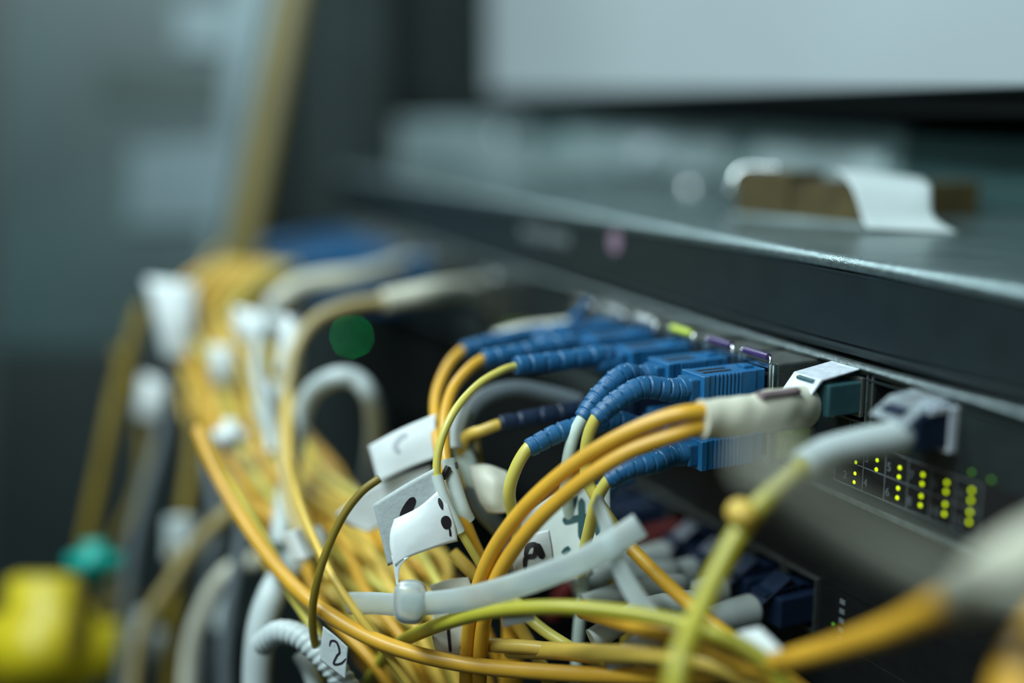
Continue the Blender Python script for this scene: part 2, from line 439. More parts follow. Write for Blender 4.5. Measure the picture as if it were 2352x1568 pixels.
# ------------------------------------------------------------------ third device under them
sw = thing('rack_device', 'black device lowest in view with a row of grey network cables', 'rack device', (-350, 200, -152))
build(MB().box(X0, X1, 9, 420, -152, -107), 'chassis', M_black, sw)
PX3 = [-235.5 - 14.0*k for k in range(8)]
f3 = MB()
f3.box(X0, X1, 0, 3, -122.6, -107, 0.3); f3.box(X0, X1, 0, 3, -152, -136.4, 0.3)
ed = sorted([X0, X1] + [e for x in PX3 for e in (x-5.9, x+5.9)])
for a, b in zip(ed[0::2], ed[1::2]): f3.box(a, b, 0, 3, -136.4, -122.6)
build(f3, 'front_panel', M_black, sw)
for x in PX3:
    fr = MB()
    for a, b, c, d in ((x-6.6, x-5.9, -137.2, -122), (x+5.9, x+6.6, -137.2, -122), (x-5.9, x+5.9, -122.6, -122), (x-5.9, x+5.9, -137.2, -136.4)):
        fr.box(a, b, -1.6, 0.5, c, d, 0.15)
    fr.box(x+5.0, x+5.3, -0.5, 0.4, -136, -124)
    build(fr, 'port_rim', M_cage, sw)
mk = MB()
for k in range(5): mk.box(-221.2, -219.4, -0.25, 0.05, -124.5-2.6*k-1.2, -124.5-2.6*k)
build(mk, 'printed_marks', M_grid, sw)
q = UY(1914, 1433, -0.2); led((q.x, -0.2, q.z), 0.45, M_leddim, sw, 'small green light')
q = UY(808, 772, -0.2); led((q.x, -0.2, q.z), 0.6, M_ledgreen, sw, 'emerald light')

# ------------------------------------------------------------------ fibre modules, connectors, cords
def sfp(X, top, sleeve, label, sticker=False, group=None):
    z1, z0 = (-64.5, -77.2) if top else (-77.8, -90.5)
    h = 6.7
    t = thing('transceiver_module', label, 'fibre module', (X, -8, z0), group)
    build(MB().box(X-h, X+h, -13.6, -0.05, z0, z1, 0.6), 'body', M_cage, t)
    fr = MB()
    for a, b, c, d in ((X-h-.1, X-h+1.2, z0-.1, z1+.1), (X+h-1.2, X+h+.1, z0-.1, z1+.1), (X-h+1.2, X+h-1.2, z1-1.3, z1+.1), (X-h+1.2, X+h-1.2, z0-.1, z0+1.3)):
        fr.box(a, b, -15, -13.5, c, d, 0.3)
    build(fr, 'face_frame', M_steel if top else M_cage, t)
    build(MB().box(X-h+1.2, X+h-1.2, -13.7, -13.5, z0+1.3, z1-1.3), 'socket', M_pit, t)
    s = 1 if top else -1
    zc = z1 if top else z0
    if sleeve:
        zs = zc + 1.6*s
        w = MB().tube([(X-6.3, -15.4, zc-7*s), (X-6.3, -15.6, zc-1.4*s), (X-6.3, -15.6, zc+0.2*s), (X-5.9, -15.2, zs-.2*s), (X-5.2, -15.0, zs), (X, -15.0, zs),
                       (X+5.2, -15.0, zs), (X+5.9, -15.2, zs-.2*s), (X+6.3, -15.6, zc+0.2*s), (X+6.3, -15.6, zc-1.4*s), (X+6.3, -15.4, zc-7*s)], 0.42, 10, 90)
        b = build(w, 'bail_latch', M_steel, t)
        sl = build(MB().tube([(X-4.9, -15.0, zs), (X+4.9, -15.0, zs)], 0.95, 16, 6), 'bail_sleeve', sleeve, b)
    if sticker:
        q = build(MB().box(X+h+.0, X+h+.12, -12.6, -2.2, z0+1.2, z1-4.4, 0.03), 'sticker', M_sticker, t)
    return t
def boot_rad(r0, r1, nslot=11, start=0.10, end=0.97):
    def f(t, a):
        r = r0 + (r1-r0)*t
        if t > 0.992: return r*0.88
        if start < t < end:
            k = (t-start)/(end-start)*nslot; fr = k-int(k)
            ph = (math.pi/2 if int(k) % 2 else 0.0) + 0.5
            if 0.36 < fr < 0.60 and abs(math.cos(a+ph)) > 0.38: r *= 0.84
        return r
    return f
def sc_plug(t, X, zc, boot_pts, tilt=0.0, r0=3.3, r1=2.35, seg=28, detail=True, y0=-15.2, L=19.0, mh=None, mb_=None):
    mh = mh or M_blue; mb_ = mb_ or M_blue2
    w, h = 4.5, 3.75
    yb = y0-L
    side = [(w-.7, y0+.2), (w-.7, y0-2.2), (w-.1, y0-3.0), (w-.1, y0-7.2)]
    g = y0-7.2
    for k in range(7):
        side += [(w+.12, g-.15), (w+.12, g-.75), (w-.32, g-.85), (w-.32, g-1.15)]; g -= 1.15
    side += [(w, g-.2), (w, yb+2.2), (w+.45, yb+1.6), (w+.45, yb)]
    poly = [(X+a, b) for a, b in side] + [(X-a, b) for a, b in side[::-1]]
    hs = build(MB().prism(poly, 'z', zc-h, zc+h, 0.18 if detail else 0), 'connector_housing', mh, t)
    build(MB().box(X-1.6, X+1.6, y0-4.6, y0-1.6, zc+h-.1, zc+h+.75, 0.2), 'key', mh, hs)
    if detail:
        for dx in (-1.6, 1.0):
            build(MB().box(X+dx-.55, X+dx+.75, yb+2.0, yb+10.5, zc+h-.02, zc+h+.13, 0.1), 'printed_patch', M_print, hs)
    build(MB().box(X-3.3, X+3.3, yb-2.6, yb+.5, zc-2.9, zc+2.9, 0.5), 'collar', mb_, t)
    P = [Vector((X, yb-2.0, zc)), Vector((X, yb-6.0, zc))] + [Vector(p) for p in boot_pts]
    b = build(MB().tube(P, boot_rad(r0, r1), seg, 260 if detail else 60), 'boot', mb_, t)
    if detail:
        Q = spline(P, 60); pm = MB()
        for k in range(8):
            q = Q[14+5*k]; T = (Q[15+5*k]-Q[13+5*k]).normalized()
            n = (UP - T*UP.dot(T)).normalized(); sd = T.cross(n); a = 0.55 if k % 2 else -0.5
            rr = r0+(r1-r0)*(14+5*k)/59.0
            c = q + (n*math.cos(a)-sd*math.sin(a))*rr
            bm = bmesh.new(); bmesh.ops.create_icosphere(bm, subdivisions=1, radius=0.26)
            for v in bm.verts: v.co = v.co + c
            pm.bm(bm, None, True)
        build(pm, 'slot_glints', M_slotglint, b)['kind'] = 'stuff'  # pale beads stand in for highlights in the slot ends
    return hs
def cord(label, X, top, boot_px, cab, r, m, group=None, detail=True, zc=None, r0=3.3, r1=2.35, mh=None, mb_=None):
    zc = zc if zc is not None else (-69.9 if top else -86.2)
    t = thing('fibre_patch_cord', label, 'fibre cord', (X, -20, zc-4), group)
    bp = px(*boot_px)
    sc_plug(t, X, zc, bp, detail=detail, r0=r0, r1=r1, mh=mh, mb_=mb_)
    if cab:
        # the jacket starts a little inside the boot
        a, b = bp[-1], (bp[-2] if len(bp) > 1 else Vector((X, -40, zc)))
        P = [b.lerp(a, 0.7), a] + px(*cab)
        build(MB().tube(P, r, 14, 16*len(P)), 'jacket', m, t)
    return t
AX, BX, CXc, DX, EX, FX = -240.3, -256.0, -274.0, -293.0, -311.0, -329.5
sfp(AX, True, M_purple, 'upper fibre module nearest the network ports with a purple latch sleeve')
sfp(AX, False, None, 'lower fibre module with a yellow green sticker on its side', True)
sfp(BX, True, M_purple, 'second upper fibre module with a purple latch sleeve, beside the nearest')
sfp(BX, False, None, 'second lower fibre module, behind the one with the yellow green sticker')
sfp(CXc, True, M_lime, 'upper fibre module with a lime yellow latch sleeve')
sfp(CXc, False, None, 'lower fibre module beneath the lime sleeved one')
sfp(DX, True, M_glintwhite, 'upper fibre module with a glint-white latch sleeve next to the lime one')
sfp(DX, False, None, 'lower fibre module under the nearer glint-white latch sleeve')
sfp(EX, True, M_glintwhite, 'farther upper fibre module with a glint-white latch sleeve, fifth from the ports')
sfp(FX, True, M_steel, 'sixth upper fibre module beside the pale crumpled label')

cord('nearest upper blue plugged fibre cord, printed patches on its housing and a ribbed boot', AX, True,
     [(1475, 890, 292), (1415, 922, 290), (1368, 962, 289)],
     [(1352, 1000, 290), (1345, 1050, 292), (1352, 1110, 293), (1400, 1190, 293), (1470, 1280, 296), (1560, 1370, 298), (1650, 1450, 300)], 1.5, M_lemon)
cord('blue plugged fibre cord with dark ribbed boot and a pale mint jacket', BX, True,
     [(1430, 862, 304), (1375, 910, 301), (1337, 962, 299)],
     [(1318, 1000, 299), (1304, 1060, 300), (1300, 1130, 304), (1318, 1220, 308), (1350, 1320, 310)], 1.6, M_mint)
cord('blue plugged fibre cord in the lower row under the beige taped boot', AX, False,
     [(1500, 1062, 292), (1440, 1078, 290), (1395, 1105, 290)],
     [(1370, 1150, 292), (1350, 1230, 296), (1330, 1320, 300)], 1.5, M_lemon, zc=-86.4)
cord('blue plugged fibre cord with short lemon jacket, end of boot bright blue', BX, False,
     [(1400, 965, 306), (1290, 992, 300), (1212, 1030, 297)],
     [(1185, 1075, 297), (1170, 1130, 299), (1180, 1190, 303), (1195, 1260, 308)], 1.6, M_lemon, zc=-83.5)
cord('blue plugged fibre cord whose thin lemon jacket arches down in front', CXc, True,
     [(1390, 817, 324), (1290, 829, 318), (1183, 841, 312)],
     [(1150, 852, 309), (1100, 882, 305), (1050, 935, 300), (1017, 1000, 297), (1003, 1065, 296), (1010, 1120, 296), (1040, 1190, 296), (1075, 1250, 297), (1105, 1300, 299)], 1.02, M_lemon, r0=3.2, r1=2.6)
cord('blue plugged fibre cord with amber jacket just behind the thin lemon one', DX, True,
     [(1310, 790, 340), (1210, 808, 332), (1108, 826, 326)],
     [(1075, 850, 322), (1040, 895, 316), (1022, 960, 310), (1022, 1040, 304), (1035, 1100, 301), (1062, 1180, 300), (1090, 1250, 302), (1120, 1310, 305)], 1.55, M_amber, r0=3.2, r1=2.6)
cord('blue plugged fibre cord with dull amber jacket, farthest of the three bent together', EX, True,
     [(1245, 766, 360), (1150, 784, 350), (1062, 806, 342)],
     [(1030, 840, 336), (1004, 900, 328), (1000, 960, 320), (1010, 1040, 312), (1025, 1090, 309), (1055, 1180, 308), (1085, 1250, 310)], 1.55, M_amber, r0=3.2, r1=2.6)
cord('violet dark plugged fibre cord in the lower row with short yellow jacket', CXc, False,
     [(1400, 930, 326), (1290, 948, 320), (1145, 975, 314)],
     [(1110, 988, 314), (1070, 1005, 316), (1060, 1060, 318), (1075, 1120, 318)], 1.5, M_yel, zc=-82.8, mh=M_navy, mb_=M_navy)
# the blue lever and the crumpled pale slip behind them
build(MB().tube(px((1310, 738, 365), (1335, 712, 366), (1352, 684, 367)), lambda t, a: 1.9*(1-.6*t), 10, 14, flat=0.5), 'pull_tab', M_blue)
tag(bpy.data.objects['pull_tab'], 'blue pointed pull tab rising behind the rearmost blue boots', 'pull tab')
slip('crumpled_label', [[(1130, 762, 372), (1200, 742, 372), (1330, 728, 374)], [(1150, 775, 368), (1215, 760, 367), (1340, 752, 370)], [(1170, 795, 366), (1230, 782, 366), (1345, 772, 368)]], M_cream,
     'pale crumpled label lying over the rearmost blue boots')

# ------------------------------------------------------------------ network plugs
def rj_plug(X, zc, y, t, body, tab=True, L=13):
    p = build(MB().box(X-5.7, X+5.7, y-L, y+5, zc-4.0, zc+4.0, 0.5), 'plug_body', body, t)
    st = MB()
    for k in range(8): st.box(X-4.4+k*1.12, X-4.4+k*1.12+.7, y-L+1, y+3, zc-1.0, zc+.2)
    if tab:
        tb = [(y+3, zc+4.1), (y-4, zc+6.2), (y-L-3, zc+5.0), (y-L-3, zc+4.3), (y-4, zc+5.4), (y+3, zc+3.9)]
        build(MB().prism(tb, 'x', X-3.0, X+3.0, 0.1), 'latch_tab', body, p)
    return p
def boot(t, P, r0, r1, m, name='boot', n=60):
    return build(MB().tube(P, lambda u, a: (r0+(r1-r0)*u)*(0.86 if u < .02 or u > .985 else 1.0), 20, n, flat=1.0), name, m, t)

# plugged pair with the beige taped boot
t = thing('network_cable', 'clear plugged cord with beige taped boot splitting into two amber jackets', 'network cable', (-222, -14, -75))
X, z = -222.2, -70.6
pb = rj_plug(X, z, 1, t, M_smoke, True, 12.5)
build(MB().box(X-5.0, X+5.0, -9.5, 4.5, z-3.5, z+3.2, 0.3), 'plug_core', M_navy, pb)
build(MB().box(X-5.9, X+6.0, -1.8, -0.6, z-5.0, z+5.0, 0.3), 'shield_front', M_cage, t)
# bright printed slope on top of the plug
pol = [(-1.5, z+6.6), (-12.5, z+5.0), (-16, z+1.6), (-16.6, z+1.4), (-13.2, z+5.4), (-1.5, z+7.0)]
lt = build(MB().prism(pol, 'x', X-5.4, X+4.6, 0.12), 'strain_clip', M_plate2, t)
B0 = Vector((X, -13.0, z-2.2)); B1 = U(1790, 938, 281); B2 = U(1700, 955, 275); B3 = U(1610, 962, 271)
def beige_r(u, a): return (5.0 - 0.55*u + 0.12*math.sin(u*19)+0.10*math.sin(u*31+a*2))*(0.84 if u < .015 else 1.0)
bb = build(MB().tube([B0, B1, B2, B3], beige_r, 24, 90, flat=0.86), 'taped_boot', M_beige, t)
sm = MB().tube([U(1745, 908, 274), U(1800, 902, 278), U(1830, 897, 281)], 0.9, 8, 14, flat=1.6)
build(sm, 'ink_smudge', mat('mauve_smudge', (0.22, 0.16, 0.17), 0.6, 0, 0.2), bb)
j1 = px((1700, 945, 274), (1600, 945, 270), (1520, 962, 271), (1420, 1005, 274), (1320, 1065, 278), (1230, 1140, 282), (1165, 1215, 286), (1120, 1290, 290), (1090, 1380, 295), (1075, 1470, 299), (1070, 1600, 302))
j2 = px((1720, 975, 275), (1640, 972, 272), (1560, 995, 271), (1450, 1035, 273), (1350, 1095, 276), (1265, 1165, 280), (1200, 1235, 284), (1150, 1310, 288), (1120, 1390, 293), (1105, 1480, 297), (1100, 1600, 300))
build(MB().tube(j1, 1.85, 16, 150), 'jacket', M_amber, t)
build(MB().tube(j2, 1.85, 16, 150), 'jacket', M_amber, t)

# plugged cord with the pale boot curving down into a lemon jacket
t = thing('network_cable', 'blue plugged cord with pale grey boot bending into a knotted lemon jacket', 'network cable', (-194, -14, -75))
X, z = -192.7, -71.3
pb = rj_plug(X, z, 1, t, M_navy, True, 13)
pol = [(0.5, z+5.0), (-3, z+7.2), (-10, z+6.4), (-15, z+3.2), (-15.6, z+2.4), (-10, z+5.5), (-3, z+6.2), (0.5, z+4.2)]
build(MB().prism(pol, 'x', X-5.6, X+5.6, 0.15), 'strain_clip', M_clear, t)
build(MB().box(X-6.1, X+6.3, -3.2, -0.6, z-5.2, z+5.4, 0.5), 'shield_front', M_plate2, t)  # metal shield whitened to stand for its bright reflection
build(MB().box(X+1.0, X+6.2, -9.0, -3.4, z+4.2, z+6.0, 0.4), 'shield_tab', M_plate2, t)
P = [Vector((X, -13.5, z-1.0)), U(2060, 1005, 262), U(1980, 1020, 258), U(1900, 1040, 254), U(1845, 1068, 250)]
boot(t, P, 4.0, 3.3, M_grey, 'boot', 80)
P = px((1860, 1058, 251), (1830, 1085, 249), (1790, 1120, 248), (1735, 1172, 247), (1690, 1235, 246), (1645, 1320, 243), (1600, 1420, 238), (1560, 1520, 232), (1545, 1640, 228))
build(MB().tube(P, 2.25, 16, 120), 'jacket', M_olemon, t)
bm = bmesh.new(); bmesh.ops.create_uvsphere(bm, u_segments=18, v_segments=12, radius=3.0)
c = U(1703, 1178, 245)
for v in bm.verts: v.co = Vector((c.x+v.co.x*1.2, c.y+v.co.y, c.z+v.co.z*0.95))
build(MB().bm(bm, None, True), 'knot', M_yel, t)

# cords plugged far along the same panel
def far_rj(X, z, pts, cab, label, mc):
    t = thing('network_cable', label, 'network cable', (X, -14, z-4))
    rj_plug(X, z, 1, t, M_navy, True, 13)
    P = [Vector((X, -12.5, z))] + px(*pts)
    boot(t, P, 3.9, 3.4, M_beige)
    a = P[-1]
    build(MB().tube([P[-2].lerp(a, .7), a] + px(*cab), 2.0, 14, 70), 'jacket', mc, t)
    return t
far_rj(-419, -71.5, [(1000, 668, 408), (880, 690, 396)], [(800, 702, 392), (728, 732, 388), (684, 790, 384), (664, 870, 380), (655, 960, 374), (650, 1050, 366), (662, 1150, 356), (700, 1250, 345)],
       'beige booted cord plugged far along the panel, jacket bending down over the bundle', M_tan)
far_rj(-487, -69.5, [(840, 632, 462), (700, 652, 446), (625, 700, 436)], [(598, 760, 412), (590, 850, 402), (612, 950, 392), (628, 1040, 382)],
       'pale booted cord behind the beige one with a longer arched boot', M_grey)

# grey cords of the third device
labs3 = ['grey network cable with white boot plugged nearest in the black device', 'grey network cable plugged second nearest in the black device',
         'grey network cable plugged third nearest in the black device', 'grey network cable plugged fourth in the black device, below the red plug']
targets = [[(1600, 1418, 286), (1500, 1462, 282), (1400, 1540, 280)], [(1590, 1382, 300), (1480, 1400, 296), (1360, 1470, 292)],
           [(1560, 1345, 314), (1470, 1350, 310), (1340, 1390, 306)], [(1540, 1310, 330), (1440, 1318, 326), (1320, 1350, 322)]]
for k in range(4):
    X = PX3[k]; z = -130.2
    t = thing('network_cable', labs3[k], 'network cable', (X, -18, z-4))
    rj_plug(X, z, 1, t, M_navy, True, 13)
    tb = [(-3, z+4.2), (-7, z+8.6), (-16, z+3.0), (-16, z+2.2), (-7, z+7.4), (-3, z+3.2)]
    build(MB().prism(tb, 'x', X-3.2, X+3.2, 0.2), 'hood', M_navy, t)
    P = [Vector((X, -16.0, z)), Vector((X, -24, z-.3)), Vector((X, -33, z-.8)), Vector((X, -42, z-1.5))]
    boot(t, P, 4.4, 4.0, M_dimwhite)
    PP = [Vector((X, -38, z-1.2)), Vector((X, -44, z-1.8))] + px(*targets[k])
    build(MB().tube(PP, lambda u, a: 2.9*(0.93 if (u*34) % 1 < .3 and u < .35 else 1), 16, 120), 'jacket', M_dimwhite, t)
for k, mm, lb in ((4, M_red, 'dull red network plug in the shade above the grey cables'), (5, M_navy, 'dark blue network plug in the shade past the red one'), (6, M_navy, 'farthest dark blue network plug in the shaded row')):
    X = PX3[k]; z = -133.0 if k == 4 else -130.0
    t = thing('network_plug', lb, 'network plug', (X, -14, z-4))
    rj_plug(X, z, 1, t, mm, True, 16)
    build(MB().tube([(X, -14, z), (X, -26, z-.5), (X-1, -38, z-6), (X-3, -44, z-18)], 2.8, 12, 30), 'jacket', mm, t)

# ------------------------------------------------------------------ card and paper on the lid
t = thing('cardboard_piece', 'brown folded card lying on the lid of the dark device', 'card', (-300, 48, -37.5))
def quadbox(p0, p1, depth, z0, z1):
    a, b = Vector((p0.x, p0.y, 0)), Vector((p1.x, p1.y, 0)); n = (b-a).normalized(); nn = Vector((-n.y, n.x, 0))
    if nn.y < 0: nn = -nn
    vs = []
    for z in (z0, z1):
        for q in (a, b, b+nn*depth, a+nn*depth): vs.append((q.x, q.y, z))
    return MB().add(vs, [[3, 2, 1, 0], [4, 5, 6, 7], [0, 1, 5, 4], [1, 2, 6, 5], [2, 3, 7, 6], [3, 0, 4, 7]])
a = UZ(1690, 497, -37.5); b = UZ(1990, 522, -37.5); c = UZ(2235, 522, -37.5)
m1 = a.lerp(b, 0.42)
build(quadbox(a, m1, 20, -36.2, -22.6), 'flap', M_brown, t)
build(quadbox(m1+Vector((0.4, 0.4, 0)), b, 20, -36.4, -25.0), 'flap', M_brown, t)
build(quadbox(a+Vector((-1, -1.2, 0)), b, 24, -37.5, -36.3), 'base_sheet', M_rail, t)
build(quadbox(UZ(2125, 500, -37.5), UZ(2245, 496, -37.5), 10, -37.3, -26.5), 'flap', M_brown, t)
build(MB().tube([a+Vector((-2.5, -2, 0.6)), a+Vector((-2.5, -1, 9)), a+Vector((-1.5, 3, 15.5)), a+Vector((9, 9, 16))], 0.7, 8, 24), 'wire_edge', M_steel, t)
slip('paper_slip', [[(1915, 388, 372), (1985, 390, 371), (2120, 408, 368)], [(1945, 412, 356), (2020, 418, 355), (2138, 425, 352)], [(1965, 450, 352), (2035, 455, 351), (2140, 458, 349)],
                    [(1982, 505, 350), (2050, 508, 349), (2148, 500, 348)], [(1995, 524, 346), (2060, 527, 345), (2205, 535, 343)]], M_slip,
     'curled white paper slip hanging over the brown card', 'paper slip')
for p, r, lb in (((1585, 440), 3.2, 'shiny round screw head on the dark lid beside the card'), ((1640, 372), 3.6, 'small steel stud farther back on the lid')):
    q = UZ(*p, -37.5)
    bm = bmesh.new(); bmesh.ops.create_uvsphere(bm, u_segments=16, v_segments=8, radius=r)
    for v in bm.verts: v.co = Vector((q.x+v.co.x, q.y+v.co.y, -37.5+max(v.co.z, 0)*1.3))
    tag(build(MB().bm(bm, None, True), 'screw', M_glintwhite), lb, 'screw')
t = tag(build(MB().box(-628, -540, 60, 120, -37.5, -33, 1.0), 'metal_plate', M_rail), 'flat zinc plate lying at the far end of the lid', 'metal plate')

t = thing('equipment_tray', 'grey shallow tray standing on the lid beneath the pale device', 'tray', (-360, 200, -37.5))
build(MB().box(-634, -345, 128, 300, -37.3, -10.5, 1.0), 'tray_body', M_rail2, t)
build(MB().box(-344, -100, 130, 300, -37.3, -12.5, 1.0), 'dark_module', M_mod, t)
build(MB().box(-600, -450, 124, 128, -34, -14, 0.8), 'raised_panel', M_rail, t)
build(MB().box(-430, -350, 125, 128, -33, -17, 0.8), 'raised_panel', M_rail, t)
build(MB().disc((-512, 0, -25), 3.6, 117.5, 124.6, 20), 'thumb_screw', M_plate2, t)  # pale colour stands in for the round highlight on its steel
# ------------------------------------------------------------------ labels on the nearest cords
main, sh = slip('label_flag', [[(856, 1158, 297), (930, 1112, 296), (1003, 1072, 295)], [(868, 1205, 297), (940, 1165, 296.5), (1012, 1120, 295.5)], [(880, 1255, 297.5), (950, 1215, 297), (1030, 1175, 296)], [(891, 1300, 298), (962, 1268, 297.5), (1046, 1226, 297)]], M_paper2,
     'shadow-greyed white label flag with a torn peeling face, wrapped round the bent cords', 'label',
     marks=[('marker_stroke', [(0.34, 0.47, .7), (0.45, 0.36, 1.1), (0.60, 0.24, .9)], 2.3)])
face, sf = slip('torn_face', [[(905, 1192, 294), (960, 1165, 294), (1002, 1130, 294.5), (1016, 1118, 295)], [(896, 1225, 292), (955, 1200, 292.5), (1010, 1172, 293.5), (1030, 1160, 294)],
                              [(897, 1262, 291), (950, 1240, 291.5), (1015, 1212, 293), (1044, 1200, 294)], [(908, 1300, 290.5), (935, 1281, 291), (1010, 1254, 292.5), (1052, 1243, 294)]], M_paper, None, None, parent=main, th=0.22,
     marks=[('marker_stroke', [(0.70, 0.12, .5), (0.715, 0.22, 1.0), (0.73, 0.35, .4)], 1.1), ('marker_stroke', [(0.75, 0.47, .7), (0.755, 0.58, 1.1), (0.775, 0.73, .8)], 2.3), ('marker_stroke', [(0.83, 0.72, .5), (0.85, 0.88, .7)], 0.9)])
slip('torn_tip', [[(899, 1275, 290.8), (918, 1282, 290.8), (940, 1279, 291)], [(906, 1312, 290.6), (913, 1312, 290.6), (920, 1300, 290.8)], [(910, 1344, 290.6), (912, 1346, 290.6), (914, 1340, 290.6)]], M_paper, None, None, parent=main, nu=8, nv=8, th=0.2)
slip('label_flag', [[(846, 1024, 322), (920, 985, 320), (1000, 950, 316)], [(856, 1060, 321), (930, 1022, 318), (1000, 995, 315)], [(868, 1108, 320), (940, 1075, 318), (1000, 1052, 315)]], M_paper,
     'blank white label flag standing behind the three bent amber cords', 'label', marks=[('faint_mark', [(0.40, 0.62), (0.36, 0.42), (0.45, 0.26), (0.58, 0.24)], 1.6)], ink=mat('faint_grey_mark', (0.42, 0.45, 0.48), 0.6))
slip('label_flag', [[(770, 1180, 328), (860, 1115, 324), (990, 1068, 318)], [(800, 1205, 328), (870, 1160, 325), (985, 1110, 319)], [(845, 1222, 327), (880, 1205, 326), (960, 1160, 320)]], M_paper,
     'bright white label flag lying below the blank one, half under the torn label', 'label')
slip('label_flag', [[(1078, 1068, 312), (1120, 1066, 311), (1165, 1082, 310)], [(1085, 1105, 309), (1130, 1100, 306), (1172, 1112, 307)], [(1100, 1150, 308), (1130, 1150, 305), (1168, 1150, 306)], [(1120, 1178, 308), (1140, 1180, 306), (1162, 1178, 306)]], M_cream,
     'cream curved label wrapped behind the grey cable and the lemon jacket', 'label')
# sleeves on the bent cords
def sleeve(name, pts, r, m, label, marks=()):
    o = cable(name, m, pts, r, label, 'sleeve', seg=18)
    for P, rr in marks: build(MB().tube(px(*P), rr, 8, 12), 'marker_stroke', M_ink, o)
sleeve('cord_sleeve', [(1003, 1092, 296), (1018, 1140, 295.5), (1040, 1190, 295.5), (1056, 1222, 296)], 1.45, M_sleeve, 'slim white sleeve on the thin lemon cord beside the torn label')
sleeve('cord_sleeve', [(1030, 1055, 302), (1042, 1110, 300.5), (1060, 1165, 300), (1074, 1195, 301)], 1.95, M_sleeve, 'white sleeve with black marker on the amber cord', [([(1017, 1098, 298.7), (1024, 1084, 298.3), (1030, 1072, 298.7)], 0.85), ([(1047, 1062, 299.6), (1050, 1075, 299)], 0.4)])
sleeve('cord_sleeve', [(1060, 1030, 319), (1078, 1080, 318), (1092, 1120, 318), (1100, 1145, 318)], 2.7, M_mint, 'pale mint sleeve round the slate grey cable')
cable('power_cable', M_mid, [(1330, 925, 335), (1260, 905, 333), (1180, 893, 330), (1110, 915, 326), (1070, 965, 323), (1062, 1035, 320), (1085, 1110, 318), (1110, 1170, 317), (1160, 1230, 318), (1200, 1330, 322)], 2.5, 'slate grey cable looping behind the bent cords', 'cable')
cable('cable_stub', M_grey, [(1048, 1030, 316), (1050, 985, 318), (1066, 940, 321)], 2.0, 'short pale grey cable end standing beside the slate loop', 'cable')
cable('fibre_cable', M_olive, [(1090, 1010, 325), (1100, 1065, 322), (1118, 1120, 322), (1130, 1180, 322)], 1.4, 'short ochre cable just behind the mint sleeve')
# label cluster under the amber pair, with writing
slip('label_flag', [[(1180, 1190, 312), (1290, 1130, 308), (1400, 1110, 304)], [(1190, 1250, 310), (1290, 1200, 306), (1400, 1180, 302)], [(1200, 1320, 308), (1290, 1290, 304), (1390, 1270, 300)]], M_sleeve,
     'large pale label under the amber pair bearing the teal number 41', 'label', ink=M_teal_ink,
     marks=[('written_stroke', [(0.66, 0.12), (0.58, 0.42), (0.56, 0.50), (0.80, 0.48)], 1.9), ('written_stroke', [(0.71, 0.18), (0.72, 0.80)], 2.0), ('written_stroke', [(0.90, 0.12), (0.885, 0.76)], 2.2), ('written_stroke', [(0.53, 0.84), (0.58, 0.92)], 2.6)])
slip('label_flag', [[(1175, 1270, 292), (1215, 1230, 292), (1262, 1215, 292)], [(1180, 1310, 291), (1225, 1275, 290), (1270, 1262, 291)], [(1190, 1345, 290), (1232, 1325, 289), (1275, 1310, 290)]], M_paper,
     'small white label marked with a black handwritten letter under the amber pair', 'label',
     marks=[('written_stroke', [(0.30, 0.42), (0.42, 0.24), (0.60, 0.30), (0.52, 0.52), (0.32, 0.46), (0.25, 0.75)], 1.3), ('written_stroke', [(0.62, 0.26), (0.72, 0.66)], 1.8)])
slip('label_flag', [[(1000, 1395, 300), (1045, 1385, 299), (1085, 1392, 298)], [(990, 1440, 300), (1040, 1430, 299), (1090, 1435, 298)], [(1000, 1490, 300), (1045, 1480, 299), (1092, 1480, 299)], [(1020, 1512, 301), (1045, 1505, 300), (1088, 1500, 300)]], M_cream,
     'cream label with black handwriting below the zip tie', 'label',
     marks=[('written_stroke', [(0.72, 0.62), (0.82, 0.55), (0.88, 0.72), (0.78, 0.84), (0.70, 0.74), (0.78, 0.62)], 1.6), ('written_stroke', [(0.42, 0.15), (0.38, 0.55), (0.36, 0.85)], 0.8)])
slip('label_flag', [[(985, 1345, 304), (1030, 1330, 303), (1075, 1325, 302)], [(1000, 1375, 303), (1040, 1360, 302), (1085, 1350, 301)]], M_cream, 'torn olive cream label scrap just above the zip tie', 'label')
slip('label_flag', [[(1150, 1405, 281), (1190, 1395, 280), (1230, 1390, 279)], [(1155, 1440, 281), (1192, 1432, 280), (1228, 1425, 279)]], M_paper, 'small white label caught under the zip tie by the lemon cable', 'label',
     marks=[('written_stroke', [(0.25, 0.3), (0.5, 0.2), (0.7, 0.45)], 1.4)])
slip('label_flag', [[(742, 1438, 301), (770, 1460, 300), (799, 1486, 299)], [(738, 1475, 301), (768, 1500, 300), (796, 1522, 299)], [(734, 1515, 301), (764, 1538, 300), (793, 1560, 299)]], M_paper2,
     'small white label bearing a black printed 2, beside the wavy grey cable', 'label',
     marks=[('printed_number', [(0.30, 0.42), (0.36, 0.22), (0.58, 0.14), (0.70, 0.34), (0.60, 0.52), (0.52, 0.80), (0.80, 0.62), (0.98, 0.36)], 0.55)])
slip('label_flag', [[(1655, 1470, 262), (1700, 1450, 258), (1745, 1440, 256)], [(1680, 1505, 258), (1730, 1490, 254), (1780, 1475, 252)], [(1720, 1550, 254), (1775, 1540, 250), (1830, 1530, 247)]], M_paper,
     'white label folded over the long amber cable in front of the black device', 'label')
